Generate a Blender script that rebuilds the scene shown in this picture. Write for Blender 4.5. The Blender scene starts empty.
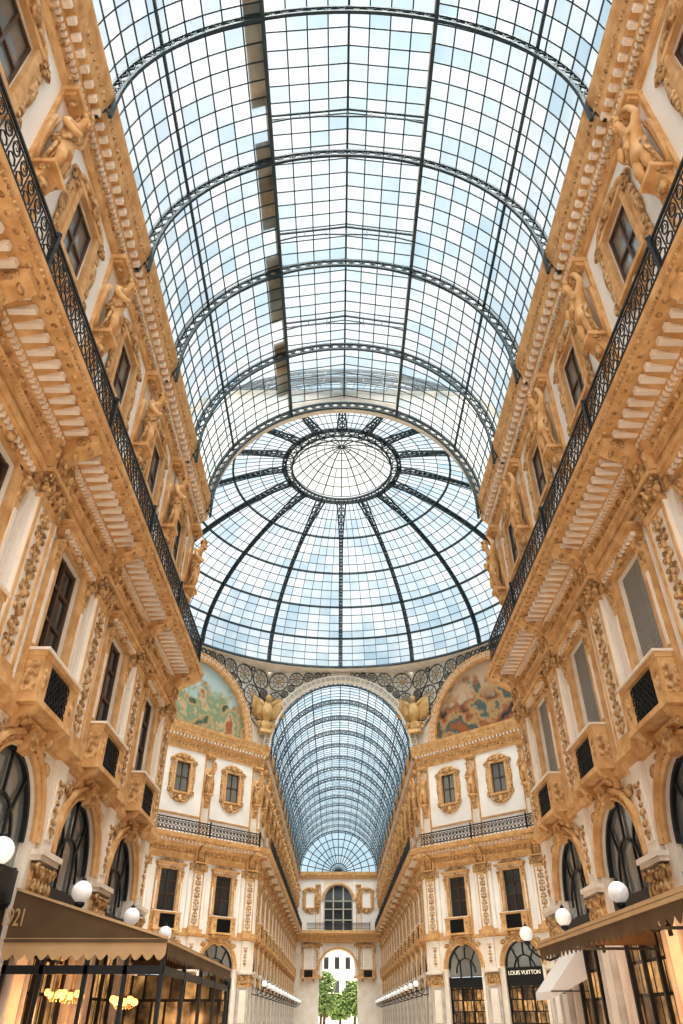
import bpy, math, random
from mathutils import Vector, Matrix
random.seed(7)
S=bpy.context.scene
COL=S.collection
pi=math.pi
# ---------------------------------------------------------------- materials
def nt(name):
    m=bpy.data.materials.new(name); m.use_nodes=True
    n=m.node_tree.nodes; l=m.node_tree.links
    return m,n,l,n['Principled BSDF']
def stone(name,c1,c2,rough=0.7,scale=1.5,bump=0.3,bscale=9,spec=0.3,fine=0):
    m,n,l,b=nt(name)
    tc=n.new('ShaderNodeTexCoord')
    no=n.new('ShaderNodeTexNoise'); no.inputs['Scale'].default_value=scale; no.inputs['Detail'].default_value=5
    cr=n.new('ShaderNodeValToRGB'); cr.color_ramp.elements[0].color=(*c1,1); cr.color_ramp.elements[1].color=(*c2,1)
    cr.color_ramp.elements[0].position=.35; cr.color_ramp.elements[1].position=.65
    l.new(tc.outputs['Object'],no.inputs['Vector']); l.new(no.outputs['Fac'],cr.inputs[0]); l.new(cr.outputs[0],b.inputs['Base Color'])
    b.inputs['Roughness'].default_value=rough; b.inputs['Specular IOR Level'].default_value=spec
    if bump>0:
        n2=n.new('ShaderNodeTexNoise'); n2.inputs['Scale'].default_value=bscale; n2.inputs['Detail'].default_value=3+fine
        l.new(tc.outputs['Object'],n2.inputs['Vector'])
        bp=n.new('ShaderNodeBump'); bp.inputs['Strength'].default_value=bump; bp.inputs['Distance'].default_value=.08
        l.new(n2.outputs['Fac'],bp.inputs['Height']); l.new(bp.outputs[0],b.inputs['Normal'])
    return m
def plain(name,c,rough=.5,metal=0,emit=None,es=0):
    m,n,l,b=nt(name)
    b.inputs['Base Color'].default_value=(*c,1); b.inputs['Roughness'].default_value=rough; b.inputs['Metallic'].default_value=metal
    if emit: b.inputs['Emission Color'].default_value=(*emit,1); b.inputs['Emission Strength'].default_value=es
    return m
M_OCH=stone('ochre_stone',(.58,.33,.14),(.76,.50,.26),bump=.22,scale=2.4)
M_CARV=stone('carved_ochre_stone',(.34,.17,.06),(.82,.56,.30),bump=.9,bscale=14,scale=7,fine=2)  # random dark tone painted in for the shade of carved crevices
M_CREAM=stone('cream_plaster',(.86,.82,.78),(.93,.90,.87),bump=.06,scale=.6)
M_PALE=stone('pale_pilaster_stone',(.80,.70,.60),(.89,.81,.73),bump=.10,scale=1)
M_GREY=stone('grey_marble',(.48,.42,.37),(.64,.58,.52),rough=.4,bump=.1)
M_IRON=plain('dark_painted_iron',(.010,.013,.015),.45)
M_RIB=plain('blue_grey_roof_iron',(.030,.052,.062),.5)
M_LAT=plain('pale_grey_lattice_iron',(.36,.36,.34),.5)
M_BLACK=plain('black_iron',(.012,.013,.015),.4)
M_GOLD=stone('gilded_tan_metal',(.46,.29,.11),(.74,.52,.27),rough=.5,bump=.5,bscale=14)
M_WIN=plain('dark_window_glass',(.07,.075,.08),.06,.35)
M_WIN2=plain('sky_reflecting_glass',(.38,.41,.42),.12,.55)
M_FRAME=plain('window_frame_brown',(.10,.055,.03),.5)
M_FRAMEP=plain('pale_window_frame',(.55,.50,.42),.5)
M_GLOBE=plain('opal_glass_globe',(.9,.9,.9),.2,emit=(1,.97,.93),es=.22)
M_WARM=plain('warm_lamp_shade',(.9,.5,.2),.4,emit=(1,.50,.16),es=2.4)
M_AWN=stone('brown_awning_fabric',(.11,.068,.036),(.145,.092,.05),bump=.05)
M_AWNL=stone('tan_awning_trim',(.46,.31,.17),(.52,.36,.21),bump=.05)
M_STRIP=stone('weathered_tan_board',(.42,.30,.20),(.80,.70,.58),bump=.1,scale=.7)
M_SPAN=stone('pale_beige_spandrel',(.74,.69,.62),(.84,.79,.72),bump=.3,bscale=6)
M_LEAF=stone('tree_leaves',(.09,.17,.05),(.34,.42,.16),bump=.4,scale=2.5)
M_BARK=stone('tree_bark',(.10,.06,.04),(.16,.10,.06))
M_WHITE=plain('white_plaster',(.8,.74,.70),.7)
def shop_mat():
    m,n,l,b=nt('glowing_shop_display')  # warm emission painted into the pane stands in for shop lighting
    tc=n.new('ShaderNodeTexCoord'); sp=n.new('ShaderNodeSeparateXYZ'); cb=n.new('ShaderNodeCombineXYZ')
    l.new(tc.outputs['Object'],sp.inputs[0]); ad=n.new('ShaderNodeMath'); ad.operation='ADD'; l.new(sp.outputs['X'],ad.inputs[0]); l.new(sp.outputs['Y'],ad.inputs[1])
    l.new(ad.outputs[0],cb.inputs['X']); l.new(sp.outputs['Z'],cb.inputs['Y'])
    br=n.new('ShaderNodeTexBrick'); br.inputs['Scale'].default_value=1.0; br.offset=.3
    br.inputs['Color1'].default_value=(1,.55,.20,1); br.inputs['Color2'].default_value=(.06,.025,.008,1); br.inputs['Mortar'].default_value=(.02,.01,.004,1)
    br.inputs['Mortar Size'].default_value=.04; br.inputs['Brick Width'].default_value=.42; br.inputs['Row Height'].default_value=.7
    l.new(cb.outputs[0],br.inputs['Vector'])
    no=n.new('ShaderNodeTexNoise'); no.inputs['Scale'].default_value=2.2; no.inputs['Detail'].default_value=4; l.new(tc.outputs['Object'],no.inputs['Vector'])
    mr=n.new('ShaderNodeMapRange'); mr.inputs['From Min'].default_value=.35; mr.inputs['From Max'].default_value=.7; mr.inputs['To Min'].default_value=.15; mr.inputs['To Max'].default_value=1.1
    l.new(no.outputs['Fac'],mr.inputs['Value']); l.new(mr.outputs[0],b.inputs['Emission Strength'])
    l.new(br.outputs['Color'],b.inputs['Emission Color'])
    b.inputs['Base Color'].default_value=(.02,.02,.02,1); b.inputs['Roughness'].default_value=.08
    return m
M_SHOP=shop_mat()
M_GLOW=plain('glowing_shop_interior',(.7,.45,.2),.6,emit=(1,.50,.17),es=.9)  # emission put into the surface imitates a lit interior
def shutter_mat():
    m,n,l,b=nt('grey_louvred_shutter')
    tc=n.new('ShaderNodeTexCoord'); w=n.new('ShaderNodeTexWave'); w.bands_direction='Z'; w.inputs['Scale'].default_value=5
    l.new(tc.outputs['Object'],w.inputs['Vector'])
    bp=n.new('ShaderNodeBump'); bp.inputs['Strength'].default_value=.8; bp.inputs['Distance'].default_value=.05
    l.new(w.outputs['Fac'],bp.inputs['Height']); l.new(bp.outputs[0],b.inputs['Normal'])
    b.inputs['Base Color'].default_value=(.36,.345,.32,1); b.inputs['Roughness'].default_value=.5
    return m
M_SHUT=shutter_mat()
def glass_mat(name,ca,cb,tr=.93):
    m=bpy.data.materials.new(name); m.use_nodes=True; n=m.node_tree.nodes; l=m.node_tree.links; n.clear()
    out=n.new('ShaderNodeOutputMaterial'); mix=n.new('ShaderNodeMixShader'); t=n.new('ShaderNodeBsdfTransparent'); d=n.new('ShaderNodeBsdfTranslucent')
    g=n.new('ShaderNodeNewGeometry'); cr=n.new('ShaderNodeValToRGB'); tc=n.new('ShaderNodeTexCoord'); no=n.new('ShaderNodeTexNoise')
    no.inputs['Scale'].default_value=.22; no.inputs['Detail'].default_value=3
    ad=n.new('ShaderNodeMath'); ad.operation='MULTIPLY_ADD'; ad.inputs[1].default_value=.38
    l.new(tc.outputs['Object'],no.inputs['Vector']); l.new(g.outputs['Random Per Island'],ad.inputs[0]); l.new(no.outputs['Fac'],ad.inputs[2])
    cr.color_ramp.elements[0].position=.42; cr.color_ramp.elements[1].position=.92
    cr.color_ramp.elements[0].color=(*ca,1); cr.color_ramp.elements[1].color=(*cb,1)
    l.new(ad.outputs[0],cr.inputs[0]); l.new(cr.outputs[0],t.inputs['Color']); d.inputs['Color'].default_value=(.85,.9,.95,1)
    mix.inputs[0].default_value=1-tr
    l.new(t.outputs[0],mix.inputs[1]); l.new(d.outputs[0],mix.inputs[2]); l.new(mix.outputs[0],out.inputs['Surface'])
    return m
M_ROOF=glass_mat('roof_glass',(.52,.66,.74),(.98,.98,.97))
M_ROOFC=glass_mat('cream_lantern_glass',(.88,.86,.78),(1,.98,.92))
M_ROOFB=glass_mat('blue_roof_glass',(.54,.68,.76),(.88,.93,.95))
def mosaic(name,sky,cols,sc,thr=6.0):
    m,n,l,b=nt(name)
    tc=n.new('ShaderNodeTexCoord'); sep=n.new('ShaderNodeSeparateXYZ'); l.new(tc.outputs['Object'],sep.inputs[0])
    v=n.new('ShaderNodeTexNoise'); v.inputs['Scale'].default_value=sc; v.inputs['Detail'].default_value=4
    l.new(tc.outputs['Object'],v.inputs['Vector'])
    cr=n.new('ShaderNodeValToRGB'); cr.color_ramp.interpolation='EASE'
    e=cr.color_ramp.elements
    e[0].position=.36; e[0].color=(*cols[0],1); e[1].position=.64; e[1].color=(*cols[-1],1)
    for i,c in enumerate(cols[1:-1]):
        q=e.new(.36+.28*(i+1)/(len(cols)-1)); q.color=(*c,1)
    l.new(v.outputs['Fac'],cr.inputs[0])
    n2=n.new('ShaderNodeTexNoise'); n2.inputs['Scale'].default_value=.5; n2.inputs['Detail'].default_value=3; l.new(tc.outputs['Object'],n2.inputs['Vector'])
    ma=n.new('ShaderNodeMath'); ma.operation='MULTIPLY_ADD'; ma.inputs[1].default_value=-8; l.new(n2.outputs['Fac'],ma.inputs[0]); l.new(sep.outputs['Z'],ma.inputs[2])
    mr=n.new('ShaderNodeMapRange'); mr.inputs['From Min'].default_value=thr-6.2; mr.inputs['From Max'].default_value=thr-5.4; l.new(ma.outputs[0],mr.inputs['Value'])
    mx=n.new('ShaderNodeMix'); mx.data_type='RGBA'; l.new(mr.outputs[0],mx.inputs[0]); l.new(cr.outputs[0],mx.inputs[6]); mx.inputs[7].default_value=(*sky,1)
    l.new(mx.outputs[2],b.inputs['Base Color']); b.inputs['Roughness'].default_value=.5
    return m
M_MOS1=mosaic('pale_landscape_mosaic',(.44,.55,.54),[(.07,.12,.07),(.50,.36,.20),(.22,.32,.20),(.55,.42,.26),(.38,.13,.06)],.6,5.6)
M_MOS2=mosaic('warm_landscape_mosaic',(.52,.38,.25),[(.02,.03,.04),(.34,.13,.05),(.45,.30,.14),(.07,.12,.12),(.36,.12,.04)],.5,5.8)
def floor_mat():
    m,n,l,b=nt('patterned_marble_floor')
    tc=n.new('ShaderNodeTexCoord'); ch=n.new('ShaderNodeTexChecker'); ch.inputs['Scale'].default_value=.5
    ch.inputs['Color1'].default_value=(.84,.78,.70,1); ch.inputs['Color2'].default_value=(.74,.64,.54,1)
    l.new(tc.outputs['Object'],ch.inputs['Vector']); l.new(ch.outputs['Color'],b.inputs['Base Color']); b.inputs['Roughness'].default_value=.35
    return m
M_FLOOR=floor_mat()
# ---------------------------------------------------------------- mesh builder
class MB:
    def __init__(s): s.v=[]; s.f=[]; s.m=[]; s.mats=[]; s.sm=[]
    def mi(s,mat):
        if mat not in s.mats: s.mats.append(mat)
        return s.mats.index(mat)
    def add(s,vs,fs,mat,smooth=False,M=None):
        o=len(s.v); k=s.mi(mat)
        if M is not None: vs=[M@Vector(p) for p in vs]
        s.v.extend(tuple(p) for p in vs)
        for f in fs: s.f.append(tuple(i+o for i in f)); s.m.append(k); s.sm.append(smooth)
    def xf(s,fn): s.v=[fn(*p) for p in s.v]
    def box(s,x0,x1,y0,y1,z0,z1,mat,M=None):
        s.add([(x0,y0,z0),(x1,y0,z0),(x1,y1,z0),(x0,y1,z0),(x0,y0,z1),(x1,y0,z1),(x1,y1,z1),(x0,y1,z1)],
              [(0,3,2,1),(4,5,6,7),(0,1,5,4),(1,2,6,5),(2,3,7,6),(3,0,4,7)],mat,M=M)
    def bar(s,p,q,w,mat,h=None):
        p=Vector(p);q=Vector(q); d=q-p
        if d.length<1e-6: return
        d.normalize(); up=Vector((0,0,1)) if abs(d.z)<.9 else Vector((0,1,0))
        a=d.cross(up).normalized()*w/2; b=d.cross(a).normalized()*(h or w)/2
        s.add([p+a+b,p-a+b,p-a-b,p+a-b,q+a+b,q-a+b,q-a-b,q+a-b],[(0,1,5,4),(1,2,6,5),(2,3,7,6),(3,0,4,7),(3,2,1,0),(4,5,6,7)],mat)
    def pline(s,pts,w,mat,h=None,closed=False):
        n=len(pts)
        for i in range(n if closed else n-1): s.bar(pts[i],pts[(i+1)%n],w,mat,h)
    def ladder(s,A,B,w,mat,x=True,ww=None):
        s.pline(A,w,mat); s.pline(B,w,mat); ww=ww or w*.6
        for i in range(len(A)-1):
            s.bar(A[i],B[i+1],ww,mat)
            if x: s.bar(B[i],A[i+1],ww,mat)
    def tube(s,pts,r,mat,n=6,taper=None):
        P=[Vector(p) for p in pts]; rings=[]
        for i,p in enumerate(P):
            d=(P[min(i+1,len(P)-1)]-P[max(i-1,0)]).normalized()
            up=Vector((1,0,0)) if abs(d.x)<.9 else Vector((0,0,1))
            a=d.cross(up).normalized(); b=d.cross(a)
            rr=r if taper is None else r+(taper-r)*i/(len(P)-1)
            rings.append([p+(a*math.cos(2*pi*k/n)+b*math.sin(2*pi*k/n))*rr for k in range(n)])
        vs=[q for R in rings for q in R]; fs=[]
        for i in range(len(P)-1):
            for k in range(n): fs.append((i*n+k,i*n+(k+1)%n,(i+1)*n+(k+1)%n,(i+1)*n+k))
        fs.append(tuple(range(n))[::-1]); fs.append(tuple((len(P)-1)*n+k for k in range(n)))
        s.add(vs,fs,mat,True)
    def ell(s,c,r,mat,nu=8,nv=6,M=None):
        vs=[];fs=[]
        for j in range(1,nv):
            t=pi*j/nv
            for i in range(nu):
                a=2*pi*i/nu
                vs.append(Vector((r[0]*math.sin(t)*math.cos(a),r[1]*math.sin(t)*math.sin(a),r[2]*math.cos(t))))
        vs.append(Vector((0,0,r[2]))); vs.append(Vector((0,0,-r[2])))
        for j in range(nv-2):
            for i in range(nu): fs.append((j*nu+i,(j+1)*nu+i,(j+1)*nu+(i+1)%nu,j*nu+(i+1)%nu))
        T=len(vs)-2
        for i in range(nu): fs.append((T,i,(i+1)%nu)); fs.append((T+1,(nv-2)*nu+(i+1)%nu,(nv-2)*nu+i))
        c=Vector(c)
        if M is not None: vs=[M@p for p in vs]
        s.add([p+c for p in vs],fs,mat,True)
    def lathe(s,prof,c,mat,n=12):
        vs=[];fs=[];c=Vector(c)
        for r,z in prof:
            for k in range(n): vs.append(c+Vector((r*math.cos(2*pi*k/n),r*math.sin(2*pi*k/n),z)))
        for i in range(len(prof)-1):
            for k in range(n): fs.append((i*n+k,i*n+(k+1)%n,(i+1)*n+(k+1)%n,(i+1)*n+k))
        s.add(vs,fs,mat,True)
    def extr(s,poly,x0,x1,mat):
        n=len(poly)
        vs=[(x0,y,z) for y,z in poly]+[(x1,y,z) for y,z in poly]
        fs=[(i,(i+1)%n,(i+1)%n+n,i+n) for i in range(n)]+[tuple(range(n))[::-1],tuple(range(n,2*n))]
        s.add(vs,fs,mat)
    def spiral(s,c,r,turns,w,mat,flip=1,plane='xz',start=0,n=None):
        pts=[];N=n or int(14*turns)
        for i in range(N+1):
            t=i/N; a=start+t*turns*2*pi; rr=r*(1-.82*t)
            dx=flip*rr*math.cos(a); dz=rr*math.sin(a)
            pts.append((c[0]+dx,c[1],c[2]+dz) if plane=='xz' else (c[0],c[1]+dx,c[2]+dz))
        s.tube(pts,w,mat,5,taper=w*.8)
    def mesh(s,name):
        me=bpy.data.meshes.new(name); me.from_pydata(s.v,[],s.f)
        for m in s.mats: me.materials.append(m)
        me.polygons.foreach_set('material_index',s.m); me.polygons.foreach_set('use_smooth',s.sm); me.update()
        return me
def obj(name,data,parent=None,label=None,cat=None,group=None,kind=None,M=None):
    o=bpy.data.objects.new(name,data); COL.objects.link(o)
    if parent: o.parent=parent
    if label: o['label']=label
    if cat: o['category']=cat
    if group: o['group']=group
    if kind: o['kind']=kind
    if M is not None: o.matrix_world=M
    return o
def place(proto,M,label=None):
    r=obj(proto['name'],proto.get('mesh'),None,label or proto['label'],proto['cat'],proto.get('group'),None,M)
    for p in proto.get('parts',[]):
        c=obj(p[0],p[1],r)
        if len(p)>2 and p[2]: c['label']=p[2]
    return r
def frame(x,y,phi,z=0): return Matrix.Translation((x,y,z))@Matrix.Rotation(phi,4,'Z')
def structure(name,mb,label):
    return obj(name,mb.mesh(name),None,label,'architecture',None,'structure')
# ---------------------------------------------------------------- dims
W=7.25; YC=47.5; CD=19.5; YN=YC-CD; YF=YC+CD; YE=135.4; YB=-11.0
R=6.9; ZS=22.3
PATHL=[(-W,YE),(-W,YF),(-CD,YC+W),(-CD,YC-W),(-W,YN),(-W,YB)]
PATHR=[(-x,y) for x,y in PATHL][::-1]
NP=[27.4-4.75*k for k in range(7)]
NW=[27.4-4.75*(k+.5) for k in range(6)]
FB=4.8
FP=[67.6+FB*k for k in range(15)]; FW=[67.6+FB*(k+.5) for k in range(14)]
DL=math.hypot(CD-W,CD-W); DP=[DL/2+5.3*(k-1.5) for k in range(4)]; DW=[DL/2+5.3*(k-1) for k in range(3)]
def diag(side,s): return frame(side*(W+s*.70711),YF-s*.70711, side*math.radians(135))
def left(y): return frame(-W,y,-pi/2)
def right(y): return frame(W,y,pi/2)
def mitre(path):
    N=[];L=len(path)
    for i in range(L):
        ns=[]
        for a,b in ((i-1,i),(i,i+1)):
            if a<0 or b>=L: continue
            d=Vector(path[b])-Vector(path[a]); d.normalize(); ns.append(Vector((-d.y,d.x)))
        n=sum(ns,Vector((0,0))); n.normalize(); n/=max(.3,n.dot(ns[0])); N.append(n)
    return N
def sweep(mb,path,prof,mat,closed=True):
    N=mitre(path); k=len(prof); vs=[]
    for p,n in zip(path,N):
        for d,z in prof: vs.append((p[0]+n.x*d,p[1]+n.y*d,z))
    fs=[]
    for i in range(len(path)-1):
        for j in range(k if closed else k-1):
            a=i*k+j; b=i*k+(j+1)%k; fs.append((a,b,b+k,a+k))
    mb.add(vs,fs,mat)
def along(path,step,fn,segs=None):
    for i in range(len(path)-1):
        if segs is not None and i not in segs: continue
        a=Vector(path[i]);b=Vector(path[i+1]);d=b-a;L=d.length;d.normalize()
        phi=math.atan2(d.y,d.x)
        n=int(L/step); off=(L-(n-1)*step)/2
        for k in range(n):
            p=a+d*(off+k*step); fn(Matrix.Translation((p.x,p.y,0))@Matrix.Rotation(phi,4,'Z'))
# ---------------------------------------------------------------- walls with openings
HW=1.6; SP=4.85; MH=.82; AK=1.42; AH=.5*AK; AZC=18.2; AZ0,AZ1=AZC-.85*AK,AZC+.85*AK
def wallseg(mb,O,t,nrm,L,centers):
    def P(s,z,d=0): return (O[0]+t[0]*s+nrm[0]*d,O[1]+t[1]*s+nrm[1]*d,z)
    def q(s0,s1,z0,z1,mat): mb.add([P(s0,z0),P(s1,z0),P(s1,z1),P(s0,z1)],[(0,1,2,3)],mat)
    def full(s0,s1):
        if s1-s0<1e-3: return
        q(s0,s1,0,6.9,M_PALE); q(s0,s1,6.9,13.5,M_CREAM); q(s0,s1,13.5,22.6,M_CREAM)
    def rhole(c,hw,za,zb,z0,z1):
        q(c-HW,c+HW,z0,za,M_CREAM); q(c-HW,c+HW,zb,z1,M_CREAM); q(c-HW,c-hw,za,zb,M_CREAM); q(c+hw,c+HW,za,zb,M_CREAM)
        pts=[(c-hw,za),(c+hw,za),(c+hw,zb),(c-hw,zb)]
        for i in range(4):
            a=pts[i];b=pts[(i+1)%4]; mb.add([P(*a),P(*b),P(*b,-.4),P(*a,-.4)],[(0,1,2,3)],M_PALE)
    cur=0
    for c in sorted(centers):
        full(cur,c-HW); cur=c+HW
        arc=[(c+HW*math.cos(pi-pi*i/20),SP+HW*math.sin(pi-pi*i/20)) for i in range(21)]
        for i in range(20):
            a=arc[i];b=arc[i+1]
            mb.add([P(*a),P(*b),P(b[0],6.9),P(a[0],6.9)],[(0,1,2,3)],M_PALE)
        fa=[(c-HW,0)]+arc+[(c+HW,0)]
        for i in range(len(fa)-1):
            a=fa[i];b=fa[i+1]; mb.add([P(*a),P(*b),P(*b,-.5),P(*a,-.5)],[(0,1,2,3)],M_PALE)
        rhole(c,MH,8.0,11.2,6.9,13.5); rhole(c,AH,AZ0,AZ1,13.5,22.6)
    full(cur,L)
for side,nm in ((-1,'wall_left'),(1,'wall_right')):
    mb=MB()
    wallseg(mb,(side*W,YB),(0,1),(-side,0),YN-YB,[y-YB for y in NW])
    wallseg(mb,(side*W,YF),(0,1),(-side,0),YE-YF,[y-YF for y in FW])
    r2=.70711
    wallseg(mb,(side*W,YF),(side*r2,-r2),(-side*r2,-r2),DL,DW)
    wallseg(mb,(side*W,YN),(side*r2,r2),(-side*r2,r2),DL,[])
    wallseg(mb,(side*CD,YC-W),(0,1),(-side,0),2*W,[])  # unseen wall across the open side arm, added to block horizon sky light
    structure(nm,mb,'cream and ochre plaster arcade facade with arched shop openings')
mb=MB(); mb.box(-30,30,-60,230,-.2,0,M_FLOOR); structure('floor',mb,'polished patterned marble arcade paving')
tn=[0]
def trim(mb,label): tn[0]+=1; structure('trim_%d'%tn[0],mb,label)
low=[(0,6.78),(.08,6.78),(.08,6.85),(.16,6.9),(.18,7.0),(.1,7.02),(0,7.02)]
mid=[(0,11.95),(.12,11.95),(.12,12.15),(.16,12.15),(.16,12.35),(.24,12.42),(.12,12.45),(.12,12.85),(.26,12.92),(.3,13.0),(.3,13.1),(.72,13.2),(.77,13.3),(1.13,13.33),(1.13,13.46),(1.18,13.5),(1.2,13.62),(0,13.62)]
top=[(0,20.5),(.1,20.5),(.1,20.62),(.16,20.68),(.1,20.72),(.1,21.2),(.2,21.28),(.24,21.4),(.24,21.55),(.46,21.6),(.5,21.74),(.53,22.1),(.62,22.3),(.66,22.5),(-.1,22.5),(-.1,20.5)]
base=[(0,0),(.15,0),(.15,.7),(.08,.8),(0,.8)]
for path,sg in ((PATHL,(0,1,4)),(PATHR,(0,3,4))):
    near=(4,) if path is PATHL else (0,)
    mb=MB(); sweep(mb,path,low,M_OCH); trim(mb,'ochre moulded string course above the shop arches')
    mb=MB(); sweep(mb,path,mid,M_OCH)
    along(path,.36,lambda M:mb.box(-.07,.07,.3,.86,13.08,13.24,M_PALE,M),sg)
    along(path,.16,lambda M:mb.box(-.045,.045,.12,.3,12.88,13.0,M_PALE,M),near)
    along(path,.36,lambda M:mb.ell(M@Vector((0,.12,12.65)),(.12,.08,.14),M_CARV,7,5),sg)
    along(path,.36,lambda M:mb.ell(M@Vector((.18,.99,13.32)),(.08,.08,.04),M_CARV,6,4),near)
    along(path,.14,lambda M:mb.ell(M@Vector((0,1.14,13.40)),(.045,.04,.055),M_CARV,5,4),near)
    along(path,.12,lambda M:mb.ell(M@Vector((0,.17,12.38)),(.035,.035,.035),M_CARV,5,4),near)
    trim(mb,'deep ochre entablature with modillions carrying the gallery balcony')
    mb=MB(); sweep(mb,path,top,M_OCH)
    along(path,.36,lambda M:mb.box(-.075,.075,.22,.45,21.4,21.59,M_PALE,M),sg)
    along(path,.16,lambda M:mb.box(-.045,.045,.1,.22,21.12,21.28,M_PALE,M),near)
    along(path,.38,lambda M:mb.ell(M@Vector((0,.11,20.95)),(.13,.08,.14),M_CARV,7,5),sg)
    along(path,.2,lambda M:mb.ell(M@Vector((0,.53,21.92)),(.055,.05,.12),M_CARV,5,4),sg)
    trim(mb,'heavy ochre crowning cornice with modillions and egg moulding')
    mb=MB()
    sweep(mb,path,[(0,15.2),(.07,15.2),(.08,15.32),(0,15.34)],M_OCH)
    trim(mb,'thin ochre band framing the attic wall panels')
    mb=MB(); sweep(mb,path,base,M_GREY); trim(mb,'grey marble plinth')
# ---------------------------------------------------------------- carved modules (local x along, y out, z up)
def scrollpair(mb,x,y,z,r,w,mat=None,up=1):
    for s in (1,-1): mb.spiral((s*x,y,z),r,1.5,w,mat or M_CARV,flip=s,start=(-pi/2 if up>0 else pi/2))
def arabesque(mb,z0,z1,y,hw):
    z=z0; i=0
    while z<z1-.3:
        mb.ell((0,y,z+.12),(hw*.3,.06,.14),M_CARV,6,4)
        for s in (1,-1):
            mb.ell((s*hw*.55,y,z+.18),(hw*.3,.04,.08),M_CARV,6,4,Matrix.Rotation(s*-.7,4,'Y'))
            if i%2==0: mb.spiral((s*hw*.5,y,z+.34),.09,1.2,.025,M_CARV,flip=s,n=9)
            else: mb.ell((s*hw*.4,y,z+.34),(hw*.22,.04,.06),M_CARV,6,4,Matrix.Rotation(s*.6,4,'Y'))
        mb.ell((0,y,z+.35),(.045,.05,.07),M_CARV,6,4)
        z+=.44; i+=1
def giant_pilaster():
    sh=MB(); sh.box(-.86,.86,0,.08,7.02,11.95,M_CREAM); sh.box(-.48,.48,.08,.2,7.4,11.2,M_PALE)
    for s in (1,-1): sh.box(s*.45-.04,s*.45+.04,.2,.24,7.4,11.2,M_OCH); sh.box(s*.83-.03,s*.83+.03,.08,.12,7.3,11.3,M_PALE)
    sh.box(-.45,.45,.2,.24,7.4,7.5,M_OCH); sh.box(-.45,.45,.2,.24,11.08,11.2,M_OCH)
    or_=MB(); arabesque(or_,7.55,11.1,.22,.33)
    ba=MB(); ba.box(-.6,.6,0,.34,7.0,7.15,M_OCH); ba.box(-.55,.55,0,.29,7.15,7.28,M_OCH); ba.box(-.51,.51,0,.25,7.28,7.4,M_OCH)
    for s in (1,-1): ba.box(s*.74-.14,s*.74+.14,.06,.14,7.0,7.3,M_OCH)
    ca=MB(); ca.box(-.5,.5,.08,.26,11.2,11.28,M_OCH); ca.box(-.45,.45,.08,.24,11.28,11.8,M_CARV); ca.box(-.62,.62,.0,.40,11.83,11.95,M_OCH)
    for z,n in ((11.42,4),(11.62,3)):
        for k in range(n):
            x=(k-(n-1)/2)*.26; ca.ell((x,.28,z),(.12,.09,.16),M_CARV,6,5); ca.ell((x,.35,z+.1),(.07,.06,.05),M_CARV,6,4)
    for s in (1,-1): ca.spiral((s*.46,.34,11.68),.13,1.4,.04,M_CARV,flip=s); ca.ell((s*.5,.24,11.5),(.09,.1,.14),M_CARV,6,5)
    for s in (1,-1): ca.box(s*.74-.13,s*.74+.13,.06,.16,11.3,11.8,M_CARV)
    return dict(name='giant_pilaster',label='carved ochre stone pilaster with arabesque panel between tall windows',cat='pilaster',group='giant pilasters of the arcade facades',
      parts=[('shaft',sh.mesh('shaft')),('relief_ornament',or_.mesh('relief_ornament')),('base',ba.mesh('base')),('capital',ca.mesh('capital'))])
def pier():
    b=MB(); b.box(-.66,.66,0,.3,0,1.0,M_GREY); b.box(-.62,.62,0,.25,1.0,1.15,M_GREY)
    s_=MB(); s_.box(-.55,.55,0,.14,1.15,3.7,M_GREY); s_.box(-.34,.34,.14,.18,1.4,3.5,M_PALE)
    for s in (1,-1): s_.lathe([(.12,1.15),(.11,2.4),(.1,3.7)],(s*.46,.14,0),M_GREY,8)
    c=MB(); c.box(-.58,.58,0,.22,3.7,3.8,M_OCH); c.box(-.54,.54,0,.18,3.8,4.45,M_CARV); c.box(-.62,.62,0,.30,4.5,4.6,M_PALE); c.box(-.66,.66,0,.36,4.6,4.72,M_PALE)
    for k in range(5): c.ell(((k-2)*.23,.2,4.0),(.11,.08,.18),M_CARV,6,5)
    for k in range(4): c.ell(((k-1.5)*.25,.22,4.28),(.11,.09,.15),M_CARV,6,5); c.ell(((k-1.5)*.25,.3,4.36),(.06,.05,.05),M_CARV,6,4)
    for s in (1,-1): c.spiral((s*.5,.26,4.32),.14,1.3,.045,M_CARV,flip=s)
    u=MB(); u.box(-.34,.34,0,.14,4.72,6.78,M_PALE); u.box(-.24,.24,.14,.17,5.0,6.4,M_PALE)
    arabesque(u,5.05,6.4,.17,.2)
    return dict(name='arcade_pier',label='grey marble pier with carved ochre capital between shop arches',cat='pier',group='ground floor piers',
      parts=[('base',b.mesh('base')),('shaft',s_.mesh('shaft')),('capital',c.mesh('capital')),('upper_panel',u.mesh('upper_panel'))])
def console():
    m=MB()
    poly=[(0,12.0),(.22,12.0),(.32,12.12),(.32,12.3),(.26,12.45),(.32,12.62),(.55,12.86),(.9,13.02),(1.02,13.12),(1.02,13.28),(0,13.28)]
    m.extr(poly,-.24,.24,M_OCH)
    for s in (1,-1):
        m.spiral((s*.25,.68,13.04),.17,1.6,.035,M_CARV,plane='yz'); m.spiral((s*.25,.22,12.22),.12,1.5,.03,M_CARV,plane='yz')
        m.box(s*.5-.1,s*.5+.1,.12,.3,12.0,12.9,M_OCH); m.ell((s*.5,.3,12.5),(.1,.07,.24),M_CARV,6,5)
    for k,(y,z) in enumerate([(.34,12.2),(.33,12.5),(.5,12.78),(.82,12.96)]): m.ell((0,y,z),(.15,.06,.11),M_CARV,7,5)
    return dict(name='balcony_console',mesh=m.mesh('balcony_console'),label='scrolled ochre stone console under the gallery balcony',cat='bracket',group='scrolled consoles under the balcony')
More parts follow.
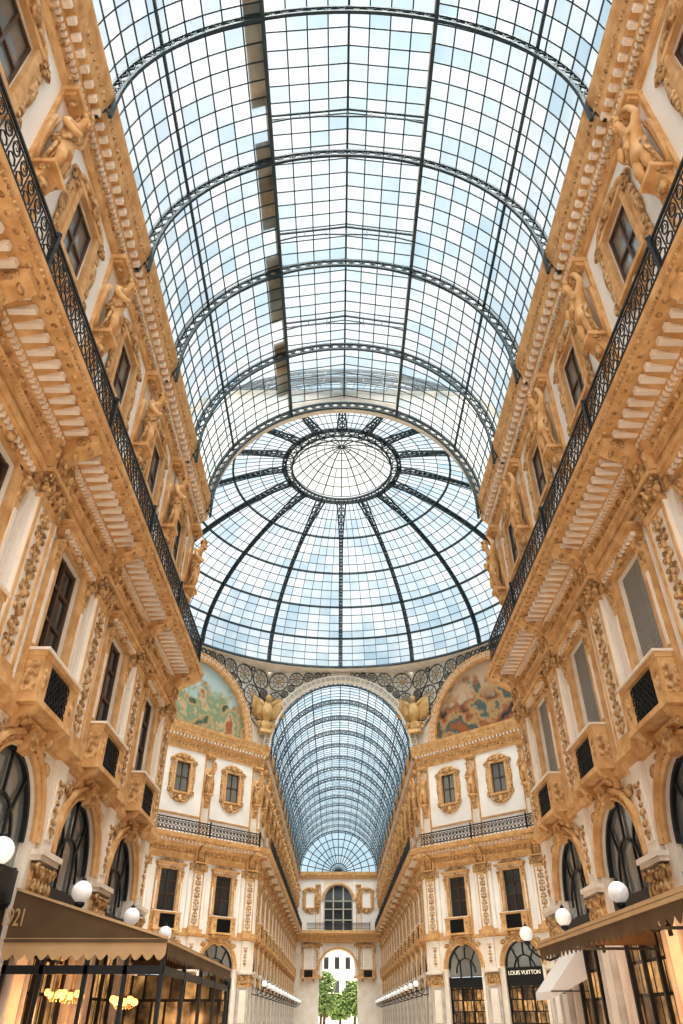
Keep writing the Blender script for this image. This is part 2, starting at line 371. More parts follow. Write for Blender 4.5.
def arch_surround():
    m=MB(); n=24
    prof=[(HW,0),(HW,.08),(HW+.08,.13),(HW+.1,.07),(HW+.2,.08),(HW+.25,.16),(HW+.33,.15),(HW+.35,0)]
    vs=[];fs=[]
    for i in range(n+1):
        a=pi-pi*i/n
        for r,y in prof: vs.append((r*math.cos(a),y,SP+r*math.sin(a)))
    k=len(prof)
    for i in range(n):
        for j in range(k-1): fs.append((i*k+j,i*k+j+1,(i+1)*k+j+1,(i+1)*k+j))
    m.add(vs,fs,M_OCH)
    for i in range(27):
        a=pi*(i+.5)/27; m.ell(((HW+.15)*math.cos(a),.08,SP+(HW+.15)*math.sin(a)),(.05,.04,.05),M_CARV,5,4)
    for s in (1,-1): m.box(s*(HW+.13)-.12,s*(HW+.13)+.12,0,.08,0.8,SP,M_PALE)
    for s in (1,-1): m.ell((s*1.5,.05,6.38),(.26,.05,.16),M_CARV,8,5); m.spiral((s*1.15,.06,6.58),.1,1.3,.025,M_CARV,flip=s)
    ks=MB(); ks.extr([(0,6.3),(.2,6.35),(.24,6.6),(.28,6.85),(0,6.85)],-.2,.2,M_OCH); ks.ell((0,.24,6.6),(.18,.1,.24),M_CARV); scrollpair(ks,.16,.22,6.76,.12,.04)
    return dict(name='arch_surround',label='ochre stone archivolt with carved keystone around a shop arch',cat='arch',group='shop arch surrounds',
      parts=[('archivolt',m.mesh('archivolt')),('keystone',ks.mesh('keystone'))])
def shop_window():
    g=MB(); n=20; y=-.2
    arc=[(HW*math.cos(pi-pi*i/n),y,SP+HW*math.sin(pi-pi*i/n)) for i in range(n+1)]
    g.add(arc+[(HW,y,4.3),(-HW,y,4.3)],[tuple(range(n+3))],M_WIN2)
    sg=MB(); sg.add([(-HW,y,0),(HW,y,0),(HW,y,3.6),(-HW,y,3.6)],[(0,1,2,3)],M_SHOP)
    f=MB(); f.pline([(p[0]*.97,y+.06,p[2]-.03) for p in arc],.1,M_BLACK); f.pline([(.9*math.cos(pi-pi*i/n),y+.06,SP-.3+.95*math.sin(pi-pi*i/n)) for i in range(n+1)],.06,M_BLACK)
    f.box(-HW,HW,y,y+.14,3.6,4.25,M_BLACK)
    for x in (-1.55,-.5,.5,1.55): f.box(x-.05,x+.05,y,y+.1,0,4.3,M_BLACK)
    for a in (50,90,130): f.bar((.9*math.cos(math.radians(a)),y+.06,SP-.3+.95*math.sin(math.radians(a))),(1.56*math.cos(math.radians(a)),y+.06,SP+1.56*math.sin(math.radians(a))),.06,M_BLACK)
    for x in (-.5,.5): f.bar((x,y+.06,4.3),(x,y+.06,SP+.45),.06,M_BLACK)
    return dict(name='arched_shop_window',label='black framed arched shop window with fanlight and painted warm glow in the display',cat='shop window',group='arched shop windows',
      parts=[('fanlight_glass',g.mesh('fanlight_glass')),('display_glass',sg.mesh('display_glass')),('frame',f.mesh('frame'))])
def main_window(shut):
    fr=MB(); z0,z1=8.0,11.2
    for s in (1,-1):
        fr.box(s*(MH+.1)-.1,s*(MH+.1)+.1,0,.12,z0,z1+.06,M_OCH); fr.box(s*1.14-.11,s*1.14+.11,0,.14,7.0,11.1,M_OCH); fr.box(s*1.14-.06,s*1.14+.06,.14,.17,8.4,10.3,M_PALE)
        fr.extr([(0,10.55),(.16,10.55),(.2,10.75),(.3,11.1),(0,11.15)],s*1.14-.1,s*1.14+.1,M_CARV)
        fr.spiral((s*1.14,.28,11.0),.1,1.2,.035,M_CARV)
    fr.box(-.97,.97,0,.12,z1,z1+.12,M_OCH)
    hd=MB(); hd.box(-1.25,1.25,0,.18,11.28,11.45,M_OCH); hd.box(-1.32,1.32,0,.36,11.45,11.53,M_OCH); hd.box(-1.38,1.38,0,.42,11.53,11.62,M_OCH)
    for k in range(13): hd.box((k-6)*.19-.045,(k-6)*.19+.045,.18,.28,11.35,11.45,M_PALE)
    hd.ell((0,.18,11.76),(.24,.12,.2),M_CARV)
    for s in (1,-1): hd.spiral((s*.48,.14,11.78),.16,1.4,.045,M_CARV,flip=s); hd.ell((s*.85,.12,11.72),(.25,.08,.1),M_CARV,7,5); hd.ell((s*.35,.13,11.33),(.2,.08,.07),M_CARV,7,5)
    hd.ell((0,.2,11.33),(.16,.1,.16),M_CARV)
    sash=MB(); y=-.18
    if shut:
        for s in (1,-1): sash.box(s*MH/2-MH/2+.02,s*MH/2+MH/2-.02,y,y+.06,z0,z1,M_SHUT)
        sash.box(-MH,MH,y-.02,y+.02,z0,z1,M_FRAME)
    else:
        sash.add([(-MH,y,z0),(MH,y,z0),(MH,y,z1),(-MH,y,z1)],[(0,1,2,3)],M_WIN)
        for x in (-MH+.05,0,MH-.05): sash.box(x-.05,x+.05,y,y+.07,z0,z1,M_FRAME)
        for z in (8.05,9.5,10.4,11.15): sash.box(-MH,MH,y,y+.06,z-.04,z+.04,M_FRAME)
    bx=MB(); bx.box(-1.2,1.2,0,.58,7.05,7.18,M_OCH); bx.box(-1.18,1.18,0,.55,8.1,8.22,M_OCH); bx.box(-1.23,1.23,0,.6,8.22,8.28,M_PALE)
    bx.box(-1.1,1.1,0,.44,7.18,8.1,M_BLACK)
    for s in (1,-1): bx.box(s*.92-.24,s*.92+.24,.0,.52,7.18,8.1,M_OCH); bx.ell((s*.92,.52,7.64),(.12,.05,.28),M_CARV,7,5); bx.box(s*1.16-.005,s*1.16+.012,.1,.46,7.3,7.98,M_CARV)
    gr=MB()
    for k in range(7):
        for j in range(4):
            c=(-.6+k*.2,.48,7.3+j*.21); gr.pline([(c[0]+.09*math.cos(a*pi/3),c[1],c[2]+.09*math.sin(a*pi/3)) for a in range(6)],.025,M_IRON,closed=True)
    gr.box(-.68,.68,.44,.47,7.18,7.22,M_IRON)
    for s in (1,-1):
        bx.extr([(0,6.55),(.1,6.6),(.16,6.76),(.42,6.95),(.5,7.06),(0,7.06)],s*.85-.12,s*.85+.12,M_OCH); bx.ell((s*.85,.24,6.8),(.11,.12,.12),M_CARV,6,5)
    return dict(name='balcony_window',label=('tall window with grey louvred shutters and small ochre balcony' if shut else 'tall dark glazed window with ochre frame and small balcony'),cat='window',group='tall windows with small balconies',
      parts=[('frame',fr.mesh('frame')),('pediment',hd.mesh('pediment')),('shutters' if shut else 'sash',sash.mesh('sash')),('balcony_parapet',bx.mesh('balcony_parapet')),('grille',gr.mesh('grille'),'dark iron pierced grille')])
def attic_window():
    f=MB(); z0,z1=17.8,19.5
    for s in (1,-1):
        f.box(s*.56-.07,s*.56+.07,0,.14,z0-.1,z1+.1,M_OCH); f.box(s*.70-.08,s*.70+.08,0,.09,z0-.05,z1+.05,M_OCH)
        f.spiral((s*.76,.10,z1-.02),.19,1.5,.065,M_CARV,flip=s); f.spiral((s*.76,.10,z0+.02),.18,1.5,.06,M_CARV,flip=s,start=pi)
        f.ell((s*.82,.06,18.7),(.11,.09,.42),M_CARV,8,6); f.ell((s*.80,.06,18.15),(.09,.08,.22),M_CARV,6,5); f.ell((s*.80,.06,19.15),(.09,.08,.18),M_CARV,6,5)
    f.box(-.64,.64,0,.16,z1,z1+.12,M_OCH); f.box(-.66,.66,0,.2,z0-.12,z0,M_OCH)
    cr=MB(); cr.box(-.6,.6,0,.08,z1+.05,z1+.3,M_OCH); cr.ell((0,.16,z1+.26),(.24,.14,.22),M_CARV)
    cr.tube([( .72*math.cos(a),.1,z1+.08+.36*math.sin(a)) for a in [pi*i/12 for i in range(13)]],.075,M_OCH,6)
    for s in (1,-1): cr.ell((s*.40,.1,z1+.24),(.17,.1,.12),M_CARV,7,5)
    ap=MB(); ap.tube([( .66*math.cos(a),.08,z0-.12-.42*math.sin(a)) for a in [pi*i/12 for i in range(13)]],.07,M_OCH,6); ap.box(-.42,.42,0,.06,z0-.4,z0-.12,M_OCH); ap.ell((0,.1,z0-.36),(.18,.12,.24),M_CARV)
    for s in (1,-1): ap.ell((s*.33,.08,z0-.28),(.16,.09,.12),M_CARV,7,5)
    g=MB(); y=-.12; g.add([(-.5,y,z0),(.5,y,z0),(.5,y,z1),(-.5,y,z1)],[(0,1,2,3)],M_WIN2)
    for x in (-.47,0,.47): g.box(x-.03,x+.03,y,y+.06,z0,z1,M_FRAME)
    for z in (z0+.04,18.65,z1-.04): g.box(-.5,.5,y,y+.06,z-.03,z+.03,M_FRAME)
    for m in (f,cr,ap,g): m.xf(lambda x,y,z:(x*AK,y,AZC+AK*(z-18.65)))
    return dict(name='attic_window',label='small attic window in a scrolled ochre stone frame',cat='window',group='attic windows with scrolled frames',
      parts=[('frame',f.mesh('frame')),('crest',cr.mesh('crest')),('apron',ap.mesh('apron')),('sash',g.mesh('sash'))])
def skin(V,E,name,mat,sub=1):
    me=bpy.data.meshes.new('t'); me.from_pydata([v[:3] for v in V],E,[]); o=bpy.data.objects.new('t',me); COL.objects.link(o)
    o.modifiers.new('s','SKIN'); sv=me.skin_vertices[0].data
    for i,v in enumerate(V): sv[i].radius=(v[3],v[3])
    sv[0].use_root=True
    q=o.modifiers.new('u','SUBSURF'); q.levels=sub; q.render_levels=sub
    dg=bpy.context.evaluated_depsgraph_get(); m2=bpy.data.meshes.new_from_object(o.evaluated_get(dg)); m2.name=name
    bpy.data.objects.remove(o); m2.materials.clear(); m2.materials.append(mat)
    for p in m2.polygons: p.use_smooth=True
    return m2
def statue():
    z=17.3
    V=[(0,.34,z+.95,.24),(0,.38,z+1.25,.21),(0,.48,z+1.64,.26),(0,.58,z+1.94,.10),(0,.66,z+2.14,.14),(0,.71,z+2.36,.15),
       (.28,.46,z+1.76,.12),(.46,.50,z+1.40,.10),(.28,.74,z+1.20,.08),(.10,.78,z+1.38,.07),
       (-.28,.46,z+1.78,.12),(-.48,.44,z+2.02,.10),(-.38,.52,z+2.42,.08),(-.16,.54,z+2.62,.07),
       (.13,.46,z+.62,.19),(.16,.56,z+.22,.13),(.11,.42,z-.10,.085),(-.13,.42,z+.62,.19),(-.14,.42,z+.2,.13),(-.11,.34,z-.10,.085)]
    E=[(0,1),(1,2),(2,3),(3,4),(4,5),(2,6),(6,7),(7,8),(8,9),(2,10),(10,11),(11,12),(12,13),(0,14),(14,15),(15,16),(0,17),(17,18),(18,19)]
    body=skin(V,E,'body',M_OCH,2)
    dr=MB()
    for k in range(8):
        x=-.29+k*.083; dr.tube([(x,.40+.05*math.sin(k*1.7),z+1.1),(x*1.15,.46+.04*math.cos(k*2),z+.7),(x*1.25,.42,z+.3),(x*1.1,.28,z-.12)],.065,M_CARV,6,taper=.045)
    dr.tube([(-.32,.32,z+1.85),(-.1,.68,z+1.5),(.26,.6,z+1.05),(.34,.28,z+.8)],.08,M_CARV,6)
    for s in (1,-1):
        for k in range(2): dr.tube([(s*(.26+.08*k),.14,z+1.9-.1*k),(s*(.36+.08*k),.16,z+1.3),(s*(.34+.05*k),.13,z+.5),(s*.28,.12,z)],.09,M_OCH,6,taper=.06)
    h=MB(); h.ell((0,.68,z+2.4),(.175,.19,.15),M_CARV,8,6); h.ell((0,.84,z+2.2),(.03,.055,.055),M_OCH,6,4); h.ell((0,.78,z+2.05),(.09,.08,.10),M_CARV,6,5)
    b=MB(); b.box(-.36,.36,0,.08,13.65,20.5,M_PALE)
    for s in (1,-1): b.box(s*.40-.05,s*.40+.05,.0,.12,13.65,20.5,M_OCH)
    b.extr([(.08,16.1),(.16,16.2),(.24,16.5),(.42,16.95),(.50,17.12),(.08,17.12)],-.24,.24,M_OCH); b.box(-.34,.34,.06,.60,17.08,17.22,M_OCH)
    b.ell((0,.32,16.7),(.2,.1,.24),M_CARV); b.box(-.40,.40,.0,.38,20.15,20.3,M_OCH); b.box(-.46,.46,0,.46,20.3,20.5,M_OCH)
    for s in (1,-1): b.spiral((s*.26,.34,16.98),.12,1.4,.035,M_CARV,plane='yz'); b.ell((s*.2,.28,20.12),(.1,.14,.12),M_CARV,6,5)
    return dict(name='facade_statue',label='ochre stone draped figure with raised arm on bracket under cornice',cat='statue',group='stone figures on the attic pilasters',
      parts=[('body',body),('drapery',dr.mesh('drapery')),('hair',h.mesh('hair')),('bracket_pilaster',b.mesh('bracket_pilaster'))])
def railing(L,k_=1.0):
    m=MB(); y=1.13
    m.bar((-L/2,y,14.62),(L/2,y,14.62),.055*k_,M_IRON); m.bar((-L/2,y,13.78),(L/2,y,13.78),.035*k_,M_IRON); m.bar((-L/2,y,14.48),(L/2,y,14.48),.025*k_,M_IRON)
    n=int(L/.34)
    for k in range(n):
        x=-L/2+L*(k+.5)/n
        m.bar((x-L/n/2,y,13.65),(x-L/n/2,y,14.62),.022*k_,M_IRON)
        m.pline([(x+.12*math.cos(a*pi/4),y,14.28+.16*math.sin(a*pi/4)) for a in range(8)],.025*k_,M_IRON,closed=True)
        m.pline([(x+.13*math.cos(a*pi/3),y,13.94+.13*math.sin(a*pi/3)) for a in range(6)],.025*k_,M_IRON,closed=True)
        m.spiral((x,y,14.28),.1,1.0,.013*k_,M_IRON,n=6)
    p=MB(); p.box(-L/2-.05,-L/2+.05,y-.05,y+.05,13.62,14.7,M_IRON); p.ell((-L/2,y,14.76),(.07,.07,.08),M_IRON)
    return dict(name='balcony_railing',label='black wrought iron scrollwork railing on the gallery balcony',cat='railing',group='wrought iron balcony railings',parts=[('scroll_panel',m.mesh('scroll_panel')),('post',p.mesh('post'))])
def lamp():
    a=MB(); a.tube([(0,.2,3.3),(0,.5,3.2),(0,.85,3.3),(0,1.12,3.5),(0,1.17,3.7)],.035,M_BLACK,6)
    a.spiral((0,.62,3.5),.2,1.4,.022,M_BLACK,plane='yz'); a.box(-.08,.08,.14,.22,3.1,3.9,M_BLACK); a.bar((0,.2,3.75),(0,1.0,3.45),.03,M_BLACK)
    a.lathe([(.03,3.6),(.1,3.66),(.12,3.72),(.05,3.76)],(0,1.17,0),M_BLACK,8)
    g=MB(); g.ell((0,1.17,3.95),(.225,.225,.225),M_GLOBE,16,12)
    f=MB(); f.lathe([(.05,4.15),(.06,4.2),(.02,4.24),(.0,4.3)],(0,1.17,0),M_BLACK,8)
    return dict(name='wall_lamp',label='opal glass globe lamp on black iron bracket',cat='lamp',group='globe wall lamps along the arcade',
      parts=[('bracket',a.mesh('bracket')),('globe',g.mesh('globe')),('finial',f.mesh('finial'))])
PI=giant_pilaster(); PR=pier(); CO=console(); AR=arch_surround(); SW=shop_window(); MWd=main_window(False); MWs=main_window(True); AW=attic_window(); ST=statue()
RN=railing(4.75); RF=railing(4.8,1.5); RD=railing(5.3,1.5); LA=lamp()
def pil(M,lampf=True):
    for p in (PI,PR,CO,ST): place(p,M)
    if lampf: place(LA,M)
def bay(M,mw,rail):
    place(AR,M); place(SW,M); place(mw,M); place(AW,M); place(rail,M)
for f,mw in ((left,MWd),(right,MWs)):
    for y in NP: pil(f(y))
    for y in NW: bay(f(y),mw,RN)
    for y in FP: pil(f(y))
    for y in FW: bay(f(y),mw,RF)
for s in (-1,1):
    for d in DP: pil(diag(s,d),False)
    for d in DW: bay(diag(s,d),MWd,RD)
# ---------------------------------------------------------------- vaults
AM=math.acos(2.9/R)
def vault(y0,y1,ribs,mat,monitor=True):
    gl=MB(); br=MB(); ng=11 if monitor else 9
    angs=[AM*i/ng for i in range(ng+1)]
    nrow=max(1,round((y1-y0)/(.58 if monitor else .8))); ys=[y0+(y1-y0)*i/nrow for i in range(nrow+1)]
    zt=ZS+R*math.sin(AM)
    cross=[[(s*R*math.cos(a),ZS+R*math.sin(a)) for a in angs] for s in (1,-1)]
    if monitor: cen=[(2.9-5.8*i/8,zt+.75+.6*(1-abs(i-4)/4)) for i in range(9)]
    else: cen=[(R*math.cos(AM+(pi-2*AM)*i/6),ZS+R*math.sin(AM+(pi-2*AM)*i/6)) for i in range(7)]
    bw=.042 if monitor else .05
    for c in cross+[cen]:
        for i in range(len(c)-1):
            for j in range(nrow):
                a,b=c[i],c[i+1]; gl.add([(a[0],ys[j],a[1]),(b[0],ys[j],b[1]),(b[0],ys[j+1],b[1]),(a[0],ys[j+1],a[1])],[(0,1,2,3)],mat)
        for p in c: br.bar((p[0],y0,p[1]),(p[0],y1,p[1]),bw,M_RIB)
        for y in ys: br.pline([(p[0],y,p[1]) for p in c],bw,M_RIB)
    obj('ceiling' ,gl.mesh('ceiling'),None,'barrel vault of pale glass panes over the arcade','glass roof',None,'structure')
    obj('roof_glazing_bars',br.mesh('roof_glazing_bars'),None,'thin blue grey iron glazing bars of the barrel vault','glazing bars',None,'stuff')
    if monitor:
        for s in (1,-1):
            mw=MB()
            if s>0: mw.box(2.87,2.92,y0,y1,zt,zt+.75,M_STRIP)
            else:
                y=y0; zz=lambda e:ZS+math.sqrt(R*R-e*e)+.12
                while y<y1:   # long boards, every fifth pane bay left open
                    e=3.5; d=min(3.6,y1-y)
                    mw.add([(-3.0,y,zt+.1),(-e,y,zz(e)),(-e,y+d,zz(e)),(-3.0,y+d,zt+.1)],[(0,1,2,3)],M_STRIP); y+=4.85
                mw.bar((-3.0,y0,zt+.12),(-3.0,y1,zt+.12),.06,M_STRIP)
            obj('roof_board',mw.mesh('roof_board'),None,'long weathered tan board beside the ridge skylight','roof board','boards beside the skylight')
    for s in (1,-1):
        for a in (AM,AM*.5,0.0):
            b=MB(); n=int((y1-y0)/.6)
            x=s*R*math.cos(a); z=ZS+R*math.sin(a)
            if a==AM: A=[(x,y0+(y1-y0)*i/n,z+.1) for i in range(n+1)]; B=[(x-s*.05,y0+(y1-y0)*i/n,z-.3) for i in range(n+1)]; b.ladder(A,B,.12 if monitor else .08,M_RIB)
            else: b.bar((x,y0,z),(x,y1,z),.085,M_RIB,.14)
            obj('roof_purlin',b.mesh('roof_purlin'),None,'long blue grey iron purlin running along the vault','roof beam','iron purlins of the vaults')
    b=MB(); b.bar((0,y0,cen[len(cen)//2][1]-.05),(0,y1,cen[len(cen)//2][1]-.05),.08,M_RIB,.14); obj('ridge_beam',b.mesh('ridge_beam'),None,'iron ridge beam of the glass vault','roof beam')
    n=44; rb=MB(); ri=R-.36
    A=[(R,0,ZS-.9)]+[(R*math.cos(pi*i/n),0,ZS+R*math.sin(pi*i/n)) for i in range(n+1)]+[(-R,0,ZS-.9)]; B=[(ri,0,ZS-.9)]+[(ri*math.cos(pi*i/n),0,ZS+ri*math.sin(pi*i/n)) for i in range(n+1)]+[(-ri,0,ZS-.9)]
    rb.ladder(A,B,.10 if monitor else .09,M_RIB,ww=.05)
    me=rb.mesh('vault_rib'); tr=MB()
    if monitor:
        tr.pline([(-2.9,0,zt+.6),(0,0,zt+1.2),(2.9,0,zt+.6)],.07,M_RIB)
        tr.pline([(-2.9,0,zt+.1),(-2.2,0,zt+.4),(-1,0,zt+.62),(1,0,zt+.62),(2.2,0,zt+.4),(2.9,0,zt+.1)],.05,M_RIB)
        for x in (-1.8,-.9,0,.9,1.8): tr.bar((x,0,zt+.55),(x,0,zt+1.2-abs(x)*.2),.035,M_RIB)
    tme=tr.mesh('ridge_truss')
    for k,y in enumerate(ribs):
        obj('vault_rib',me,None,'curved lattice iron rib spanning the glass vault','roof rib','lattice ribs of the vaults',None,Matrix.Translation((0,y,0)))
        if monitor and k>0: obj('ridge_truss',tme,None,'low pitched iron truss under the ridge skylight','roof truss','ridge skylight trusses',None,Matrix.Translation((0,y-1.3,0)))
vault(YB,YN-.1,[27.75,23.6,18.8,13.9,9.1,4.3,-.5,-5.3],M_ROOF)
vault(YF+.1,YE,[YF+.3+4.87*k for k in range(15)],M_ROOFB,False)
# ---------------------------------------------------------------- octagon drum walls with arches
ZR=30.2; RR=18.6
def drumwall(M,hw,ra,zc,fill,nm,label):
    mb=MB(); n=24
    arc=[(ra*math.cos(pi-pi*i/n),0,zc+ra*math.sin(pi-pi*i/n)) for i in range(n+1)]
    for i in range(n):
        a,b=arc[i],arc[i+1]; mb.add([a,b,(b[0],0,ZR+.1),(a[0],0,ZR+.1)],[(0,1,2,3)],M_SPAN,M=M)
    for s in (1,-1): mb.add([(s*ra,0,22.0),(s*hw,0,22.0),(s*hw,0,ZR+.1),(s*ra,0,ZR+.1)],[(0,1,2,3)],M_SPAN,M=M)
    structure(nm,mb,label)
    a=MB(); pr=[(ra-.1,0),(ra-.1,.3),(ra+.05,.42),(ra+.1,.3),(ra+.42,.3),(ra+.5,.42),(ra+.6,.4),(ra+.62,0)]
    vs=[];fs=[];k=len(pr)
    for i in range(n*2+1):
        t=pi-pi*i/(n*2)
        for r,y in pr: vs.append((r*math.cos(t),y,zc+r*math.sin(t)))
    for i in range(n*2):
        for j in range(k-1): fs.append((i*k+j,i*k+j+1,(i+1)*k+j+1,(i+1)*k+j))
    a.add(vs,fs,M_OCH if fill else M_SPAN)
    for i in range(44):
        t=pi*(i+.5)/44; c=(ra+.26)*math.cos(t),.32,zc+(ra+.26)*math.sin(t)
        a.pline([(c[0]+.15*math.cos(q*pi/3),c[1]+.03,c[2]+.15*math.sin(q*pi/3)) for q in range(6)],.05,M_PALE if fill else M_LAT,closed=True)
    obj('drum_arch',a.mesh('drum_arch'),None,'broad ornamented arch band beneath the glass dome','arch','arches below the dome',None,M)
    sp=MB(); y=.09; placed=[]
    def fits(x,z,r):
        return x+r<hw-.05 and z+r<ZR-.05 and math.hypot(x,z-zc)>ra+.62+r and all(math.hypot(x-p[0],z-p[1])>r+p[2] for p in placed)
    for r in (1.0,.72,.5,.34,.22):     # circles packed into each spandrel corner
        z=ZR-.05-r
        while z>zc+2.0:
            x=hw-.06-r
            while x>.0:
                if fits(x,z,r): placed.append((x,z,r))
                x-=.12
            z-=.12
    for (x,z,r) in placed:
        for s in (1,-1):
            sp.pline([(s*(x+r*.95*math.cos(q*pi/8)),y,z+r*.95*math.sin(q*pi/8)) for q in range(16)],.07,M_RIB,closed=True)
            if r>.3:
                sp.pline([(s*(x+r*.55*math.cos(q*pi/6)),y,z+r*.55*math.sin(q*pi/6)) for q in range(12)],.05,M_LAT,closed=True)
                for q in range(8): sp.bar((s*(x+r*.2*math.cos(q*pi/4)),y,z+r*.2*math.sin(q*pi/4)),(s*(x+r*.92*math.cos(q*pi/4)),y,z+r*.92*math.sin(q*pi/4)),.04,M_RIB)
                sp.ell((s*x,y,z),(r*.2,.08,r*.2),M_GOLD,8,5)
    if sp.v: obj('spandrel_ironwork',sp.mesh('spandrel_ironwork'),None,'iron roundels filling the pale spandrel below the dome','ironwork','spandrel ironwork',None,M)
k=0
for side in (-1,1):
    for far in (1,-1):
        c=(side*(W+DL/2*.70711),YC+far*(CD-DL/2*.70711))
        phi=side*math.radians(135) if far>0 else side*math.radians(45)
        M=frame(c[0],c[1],phi); k+=1
        drumwall(M,DL/2,6.3,22.5,True,'wall_drum_%d'%k,'pale beige drum wall with lunette arch under the dome')
        n=24; mb=MB(); mb.add([(6.3*math.cos(pi-pi*i/n),0,6.3*math.sin(pi-pi*i/n)) for i in range(n+1)],[tuple(range(n+1))],M_MOS1 if side<0 else M_MOS2)
        obj('lunette_mosaic',mb.mesh('lunette_mosaic'),None,'pale blue and green semicircular landscape mosaic' if side<0 else 'warm russet and green semicircular landscape mosaic','mosaic','lunette mosaics',None,M@Matrix.Translation((0,-.1,22.5)))
    k+=1; drumwall(frame(side*CD,YC,side*pi/2),W,6.3,22.5,True,'wall_drum_%d'%k,'pale beige drum wall under the dome')
    mb=MB(); mb.box(side*(CD+.2)-.1,side*(CD+.2)+.1,YC-W,YC+W,21,31,M_SPAN); k+=1; structure('wall_drum_%d'%k,mb,'unseen blank panel added behind the side arch to block sky light')  # added out of view to close the open side arm against sky light
for far in (1,-1):
    k+=1; drumwall(frame(0,YC+far*CD,pi if far>0 else 0),W,R-.15,ZS,False,'wall_drum_%d'%k,'pale drum wall with open arch into the glazed arcade')
mb=MB(); n=64; vs=[];fs=[]
def octr(t):
    dx,dy=math.cos(t),math.sin(t); return min(CD/max(abs(dx),abs(dy)),(CD+W)/(abs(dx)+abs(dy)))
for i in range(n):
    t=2*pi*i/n; r=octr(t)+.3; vs+= [(r*math.cos(t),YC+r*math.sin(t),ZR-.1),((RR-.1)*math.cos(t),YC+(RR-.1)*math.sin(t),ZR-.1)]
for i in range(n): a=2*i;b=2*((i+1)%n); fs.append((a,b,b+1,a+1))
mb.add(vs,fs,M_SPAN)
mb.lathe([(RR-.1,ZR-.1),(RR-.15,ZR),(RR-.05,ZR+.2),(RR+.3,ZR+.3)],(0,YC,0),M_RIB,64)
structure('trim_50',mb,'dark iron ring carrying the glass dome')
# ---------------------------------------------------------------- dome
t1=math.acos(4.9/RR); HD=10.5/math.sin(t1)
def dp(t,a,off=0):
    r=(RR+off)*math.cos(t); return (r*math.cos(a),YC+r*math.sin(a),ZR+.1+(HD+off)*math.sin(t))
NR=20; NM=96
ts=[t1*i/NR for i in range(NR+1)]
gl=MB(); br=MB()
for i in range(NR):
    for j in range(NM):
        a=2*pi*j/NM; b=2*pi*(j+1)/NM
        gl.add([dp(ts[i],a),dp(ts[i],b),dp(ts[i+1],b),dp(ts[i+1],a)],[(0,1,2,3)],M_ROOF)
for i in range(0,NR+1):
    br.pline([dp(ts[i],2*pi*j/NM) for j in range(NM)],.05 if i%4 else .16,M_RIB,closed=True)
for j in range(NM):
    if j%6: br.pline([dp(ts[i],2*pi*j/NM) for i in range(0,NR+1,2)],.04,M_RIB)
obj('ceiling',gl.mesh('ceiling'),None,'great dome of pale glass panes over the crossing','glass dome',None,'structure')
obj('roof_glazing_bars',br.mesh('roof_glazing_bars'),None,'thin iron rings and glazing bars of the dome','glazing bars',None,'stuff')
rb=MB(); n=26
def ribpt(t,off,w):
    r=(RR+off)*math.cos(t); return (r,w,ZR+.1+(HD+off)*math.sin(t))
tt=[t1*i/n for i in range(n+1)]
def wd(t): u=max(0,t/t1-.72)/.28; return .14+.3*u*u
rb.ladder([ribpt(t,-.1,wd(t)) for t in tt],[ribpt(t,-.1,-wd(t)) for t in tt],.11,M_RIB,ww=.05)
rb.ladder([ribpt(t,-.1,0) for t in tt],[ribpt(t,-.45,0) for t in tt],.08,M_RIB,ww=.04)
for t in tt[-7:]: rb.pline([(ribpt(t,-.1,0)[0]+.2*math.cos(q*pi/4),.2*math.sin(q*pi/4),ribpt(t,-.1,0)[2]) for q in range(8)],.06,M_RIB,closed=True)
me=rb.mesh('dome_rib')
for j in range(16): obj('dome_rib',me,None,'curved lattice iron rib of the glass dome','dome rib','sixteen dome ribs',None,Matrix.Translation((0,YC,0))@Matrix.Rotation(2*pi*j/16,4,'Z'))
rg=MB(); z=ZR+.1+HD*math.sin(t1)
def circ(r,z,n=72): return [(r*math.cos(2*pi*i/n),YC+r*math.sin(2*pi*i/n),z) for i in range(n+1)]
rg.pline(circ(5.15,z),.15,M_RIB); rg.pline(circ(4.35,z-.1),.14,M_RIB); rg.pline(circ(4.35,z-.6),.08,M_RIB)
for i in range(36):
    a=2*pi*i/36; c=(4.75*math.cos(a),4.75*math.sin(a)); rg.pline([(c[0]+.3*math.cos(q*pi/4),YC+c[1]+.3*math.sin(q*pi/4),z-.06) for q in range(8)],.07,M_RIB,closed=True)
    rg.bar((4.35*math.cos(a),YC+4.35*math.sin(a),z-.1),(4.35*math.cos(a),YC+4.35*math.sin(a),z-.6),.04,M_RIB)
obj('oculus_ring',rg.mesh('oculus_ring'),None,'ornate lattice iron ring around the dome oculus','iron ring')
cp=MB(); cb=MB()
cprof=[(4.5-4.4*i/6, z+.3+2.2*math.sin(pi/2*i/6)) for i in range(7)]
for i in range(6):
    for j in range(32):
        a=2*pi*j/32;b=2*pi*(j+1)/32
        P=lambda q,a:(q[0]*math.cos(a),YC+q[0]*math.sin(a),q[1])
        cp.add([P(cprof[i],a),P(cprof[i],b),P(cprof[i+1],b),P(cprof[i+1],a)],[(0,1,2,3)],M_ROOFC)
for j in range(32): cb.pline([(q[0]*math.cos(2*pi*j/32),YC+q[0]*math.sin(2*pi*j/32),q[1]) for q in (cprof if j%2==0 else cprof[:4])],.04 if j%2 else .07,M_RIB)
for q in cprof: cb.pline(circ(max(q[0],.12),q[1],32),.045,M_RIB)
obj('ceiling',cp.mesh('ceiling'),None,'small glass lantern cap over the oculus','glass roof',None,'structure')
obj('lantern_frame',cb.mesh('lantern_frame'),None,'radial iron frame of the lantern cap','iron frame')
